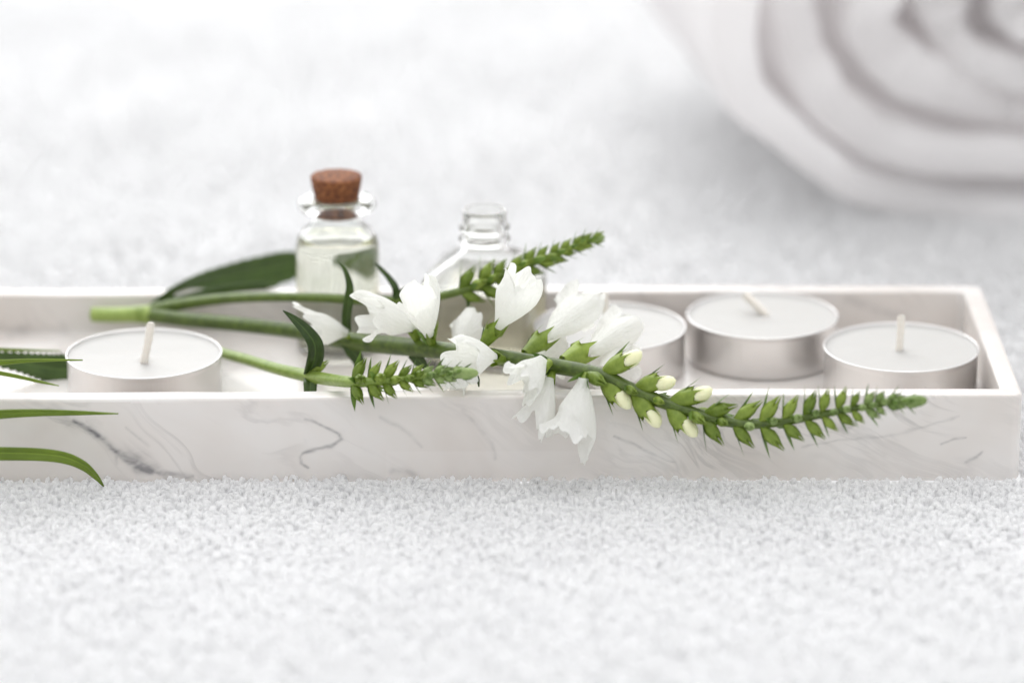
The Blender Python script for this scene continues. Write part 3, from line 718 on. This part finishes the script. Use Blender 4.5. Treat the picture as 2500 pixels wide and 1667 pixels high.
leaf_part('leaf', [at(1128, 826, 12), at(1155, 833, 11), at(1180, 845, 11), at(1195, 858, 11)], [.5, .75, .5, .1], fs, 'leaf', twist=40, fold=.2, n=20)
leaf_part('leaf', [at(1094, 860, 4), at(1098, 872, 4), at(1100, 888, 4)], [.45, .4, .1], fs, 'leaf', twist=30, fold=.2, n=12)
leaf_part('leaf', [at(1075, 672, 41), at(1076, 690, 41), at(1074, 712, 41)], [.8, .55, .1], fs, 'leaf', twist=30, fold=.2, n=12)
# --- open flowers (stem point, corolla base, mouth tip; each with its depth), from the cut end to the tip
flower(fs, (803, 776), 37, (797, 765), 36, (712, 748), 33, (.1, 1, .5), 4.2, 11, lipk=.42, calyx_mesh_=None, arch=-12, flare=40, hood=6.5, lip=3.5, rb=1.0)
flower(fs, (962, 790), 25, (968, 752), 25, (838, 708), 21, (.1, 1, -.3), 5.0, 22, lipk=.32, flare=52, arch=42, mouth=.95)
flower(fs, (996, 800), 21, (985, 770), 20, (968, 668), 13, (.85, .3, -.35), 5.0, 33, lipk=.28, flare=40, arch=45, ruffle=.35)
flower(fs, (1105, 800), 14, (1143, 752), 14, (1212, 640), 12, (.85, .1, .45), 6.3, 44, lipk=.26, flare=15, arch=62, hw=100, mouth=.92, ruffle=.25, obl=.12)
V, F = tube(catmull([at(1186, 690, 9), at(1180, 655, 9), at(1168, 628, 9.5), at(1160, 617, 10)], 16), [.2] * 16, 8); part('style', V, F, M['petal'], fs)
flower(fs, (1205, 812), 10, (1255, 776), 15, (1350, 696), 32, (.8, .2, .4), 5.8, 55, lipk=.34, flare=48, arch=38, hw=72, mouth=.96, ruffle=.4, obl=.2)
flower(fs, (1292, 828), 5, (1350, 806), 11, (1446, 756), 34, (.75, .4, .4), 5.5, 66, lipk=.34, flare=48, arch=38, hw=72, mouth=.96, ruffle=.4, obl=.2)
flower(fs, (1162, 828), 9, (1136, 821), 5, (1058, 812), -2, (.6, .6, -.5), 5.1, 77, lipk=.33, flare=80, arch=25)
flower(fs, (1080, 822), 12, (1075, 838), 7, (1030, 888), 3, (-.3, .4, 1), 4.3, 88, lipk=.42, flare=85, arch=25, calyx=False)
flower(fs, (1262, 832), 3, (1248, 822), -2, (1200, 890), -6, (.85, .2, -.45), 4.8, 99, lipk=.38, flare=75, arch=30)
flower(fs, (1272, 850), 4, (1262, 868), 1, (1238, 975), -4.5, (.6, .1, .8), 4.0, 110, lipk=.40, flare=70, arch=30)
flower(fs, (1345, 856), -2, (1340, 868), -4, (1318, 1015), -8, (.85, .1, -.45), 5.6, 121, lipk=.36, flare=60, arch=28, anthers=2)
flower(fs, (1040, 812), 19, (1052, 795), 24, (1085, 742), 34, (0, 1, .3), 4.5, 132, lipk=.36, calyx=False)
flower(fs, (1225, 838), 10, (1235, 832), 14, (1282, 800), 26, (.5, .7, 0), 3.8, 143, lipk=.4, calyx=False)
flower(fs, (1360, 860), 4, (1380, 850), 10, (1432, 806), 26, (.5, .7, 0), 3.6, 154, lipk=.4, calyx=False)
# --- buds along the spike
seg = np.r_[0, np.cumsum(np.linalg.norm(np.diff(catmull(BP, 300), axis=0), axis=1))]
PX = catmull([Vector((a, b, 0)) for a, b, c in Bp], 300)[:, 0]
def sB(xd): return float(np.interp(xd, PX, seg))
nodes = []
# (x in the photograph, size, spread, phase, kinds): 0 deg = above, 180 = below, 90 / 270 = towards / away from the camera
for (x, size, spread, ph, kinds) in [(975, .95, 70, 20, ('green', None)), (1345, 1.05, 40, 75, (None, 'green')), (1385, 1.08, 40, 0, ('cream', 'cream')), (1440, .8, 55, 90, (None, 'green')),
        (1455, 1.05, 36, 0, ('cream', 'cream')), (1500, .62, 60, 80, ('grey', 'green')), (1535, 1.0, 38, 2, ('cream', 'cream')), (1588, .72, 50, 70, ('cream', 'green')),
        (1618, .93, 42, 0, ('green', 'green')), (1650, .66, 55, 85, ('grey', 'green')), (1683, .86, 46, 0, 'green'), (1716, .62, 60, 90, 'grey'), (1748, .8, 52, 0, 'green'),
        (1777, .56, 60, 90, 'grey'), (1802, .72, 56, 0, 'green'), (1827, .52, 60, 88, 'grey'), (1849, .66, 58, 0, 'green'), (1870, .5, 60, 90, 'grey'), (1890, .6, 58, 0, 'green'), (1909, .46, 60, 90, 'grey'),
        (1926, .56, 58, 0, 'green'), (1943, .44, 58, 90, 'grey'), (1959, .5, 55, 0, 'green'), (1974, .42, 55, 90, 'grey'), (1988, .46, 50, 0, 'grey'), (2001, .4, 48, 90, 'grey'), (2014, .42, 42, 0, 'grey'),
        (2026, .37, 38, 90, 'grey'), (2037, .38, 32, 0, 'grey'), (2048, .34, 28, 90, 'grey'), (2058, .34, 24, 0, 'grey'), (2068, .32, 20, 90, 'grey'), (2077, .3, 16, 0, 'grey'), (2084, .28, 12, 90, 'grey')]:
    nodes.append((sB(x), size * ((1.36 if x < 1560 else 1.5) + .3 * max(0, (x - 1850) / 230)), spread * .88, ph, kinds))
spike(fs, BP, nodes)
def tip_cap(parent, p, d, L, R, mat='calyx2'):
    V, F = lathe([(.01, -L * .5), (R * .8, -L * .4), (R, 0), (R * .85, L * .35), (R * .5, L * .55), (.01, L * .62)], 16)
    m = frame_matrix(Vector((0, 0, 0)), d, SUP)
    V = np.array([list(m.to_3x3() @ Vector(v)) for v in V]) + np.array(p)
    part('spike_tip', V, F, M[mat], parent)
tip_cap(fs, BP[-1], BP[-1] - BP[-2], 5.0, 1.45)
# stem A spike
segA = np.r_[0, np.cumsum(np.linalg.norm(np.diff(catmull(AP, 300), axis=0), axis=1))]
PXA = catmull([Vector((a, b, 0)) for a, b, c in Ap], 300)[:, 0]
nodes = []; x = 1062; k = 0
while x < 1362:
    f = (x - 1062) / 300
    nodes.append((float(np.interp(x, PXA, segA)), 1.16 - .6 * f, 40 - 24 * f, 0 if k % 2 == 0 else 90, 'green')); x += 20 - 10 * f; k += 1
spike(fs, AP, nodes)
tip_cap(fs, AP[-1], AP[-1] - AP[-2], 4.0, .95)

# ------------------------------------------------------------------ stem C: small bud spray crossing the front rim
Cp = [(430, 778, 60), (510, 810, 47), (570, 827, 38), (640, 848, 28), (708, 863, 20), (760, 872, 7.5), (810, 877, -2.5), (870, 876, -6), (940, 868, -8), (1000, 860, -9.5), (1040, 857, -10.5), (1066, 857, -11)]
CP = [at(*p) for p in Cp]
sp = thing('bud_sprig', 'slender green sprig of closed buds behind the left tealight, its tip crossing the tray rim', 'sprig', CP[0])
stem_part(sp, CP, [1.2, 1.2, 1.25, 1.3, 1.45, 1.35, 1.2, 1.0, .9, .8, .6, .4], 120, 'stem2', .1)
leaf_part('leaf', [at(708, 858, 19), at(722, 825, 17), at(722, 790, 15.5), at(700, 757, 15), at(672, 730, 15), at(650, 713, 15)], [1.2, 2.1, 2.0, 1.5, .8, .1], sp, 'leaf', twist=(28, 12), fold=.3, n=40)
leaf_part('leaf', [at(712, 866, 19), at(713, 880, 17), at(713, 905, 15.5)], [1.4, 1.7, 1.5], sp, 'leaf', twist=10, fold=.2, n=14)
place_bud(sp, at(716, 856, 18), SRT * .8 + SUP * .55, SRT, .85, 'green')
segC = np.r_[0, np.cumsum(np.linalg.norm(np.diff(catmull(CP, 300), axis=0), axis=1))]
PXC = catmull([Vector((a, b, 0)) for a, b, c in Cp], 300)[:, 0]
nodes = []; x = 812; k = 0
while x < 1062:
    f = (x - 812) / 250
    nodes.append((float(np.interp(x, PXC, segC)), 1.12 - .56 * f ** .8, 54 - 40 * f, (0 if k % 2 == 0 else 90) + 8, 'green' if f < .6 else 'grey')); x += 19 - 10.5 * f; k += 1
spike(sp, CP, nodes)
tip_cap(sp, CP[-1], CP[-1] - CP[-2], 5.6, 1.4, 'calyx2')

# ------------------------------------------------------------------ leaves at the left
sl = thing('serrated_leaf', 'dark green leaf with a saw-toothed edge lying in the tray left of the candle', 'leaf', at(150, 850, 45))
def toothed(parent, pts, widths, n, mat, twist, fold, tooth, every):
    V, F = leaf_verts(pts, widths, twist=twist, fold=fold, n=n)
    V = V.reshape(n, 7, 3)
    for i in range(n):
        ph = (i % every) / every
        for e, nb_ in ((0, 1), (6, 5)):
            d = V[i, e] - V[i, nb_]; d /= np.linalg.norm(d) + 1e-9; V[i, e] += d * tooth * ph
    o_ = part('blade', V.reshape(-1, 3), F, M[mat], parent); set_mid(o_.data); return o_
o = toothed(sl, [at(200, 846, 46), at(140, 848, 45), at(95, 842, 44), at(45, 832, 44), at(-20, 822, 44), at(-90, 812, 44)], [3.4, 3.6, 3.0, 2.2, 1.5, .3], 90, 'leaf', 0, .12, .7, 5)
solid(o, .3)
def blade(label, pts, widths, twist, mat='blade', fold=.3):
    pts = [at(*p) for p in pts]
    V, F = leaf_verts(pts, widths, twist=twist, fold=fold, n=60)
    b = np.array(pts[0]); o = link('grass_blade', to_mesh('grass_blade', V - b, F, M[mat])); o.location = Vector(b) * S; set_mid(o.data)
    md = o.modifiers.new('thickness', 'SOLIDIFY'); md.thickness = .3 * S; md.offset = 0
    tag(o, label, 'leaf', 'narrow green leaf blades reaching in from the left'); return o
blade('narrow green blade pointing right with its tip over the left tealight', [(-620, 800, -10), (-330, 822, -8), (-160, 826, -6), (-60, 828, -2), (0, 830, 0), (60, 827, 2), (120, 826, 4), (190, 827, 6)], [.9, 1.2, 1.3, 1.25, 1.1, .75, .45, .05], (48, 62))
blade('straight green blade in front of the tray, the middle of the three', [(-620, 990, -18), (-330, 980, -16), (-160, 968, -14), (-60, 955, -13), (0, 949, -12), (80, 946, -11), (180, 947, -10), (272, 950, -9)], [1.0, 1.3, 1.5, 1.5, 1.35, 1.1, .7, .05], (35, 45))
blade('drooping green blade bent down so its tip touches the terry towel', [(-620, 1090, -24), (-330, 1062, -21), (-160, 1048, -18), (-60, 1040, -16), (0, 1040, -14), (90, 1042, -12), (150, 1050, -11), (192, 1068, -9.5), (220, 1093, -8), (240, 1119, -6)], [1.1, 1.5, 1.7, 1.75, 1.7, 1.6, 1.5, 1.25, .8, .05], (15, 30))
blade('thin blurred blade low at the left edge beneath the dark leaf', [(-160, 835, 14), (-40, 850, 14), (30, 862, 14), (90, 876, 14), (135, 886, 14)], [.7, .6, .5, .35, .05], 30)
blade('faint thin blade behind the dark leaf at the left edge', [(-160, 798, 40), (-40, 800, 41), (40, 803, 42), (140, 806, 44)], [.6, .55, .45, .05], 50)
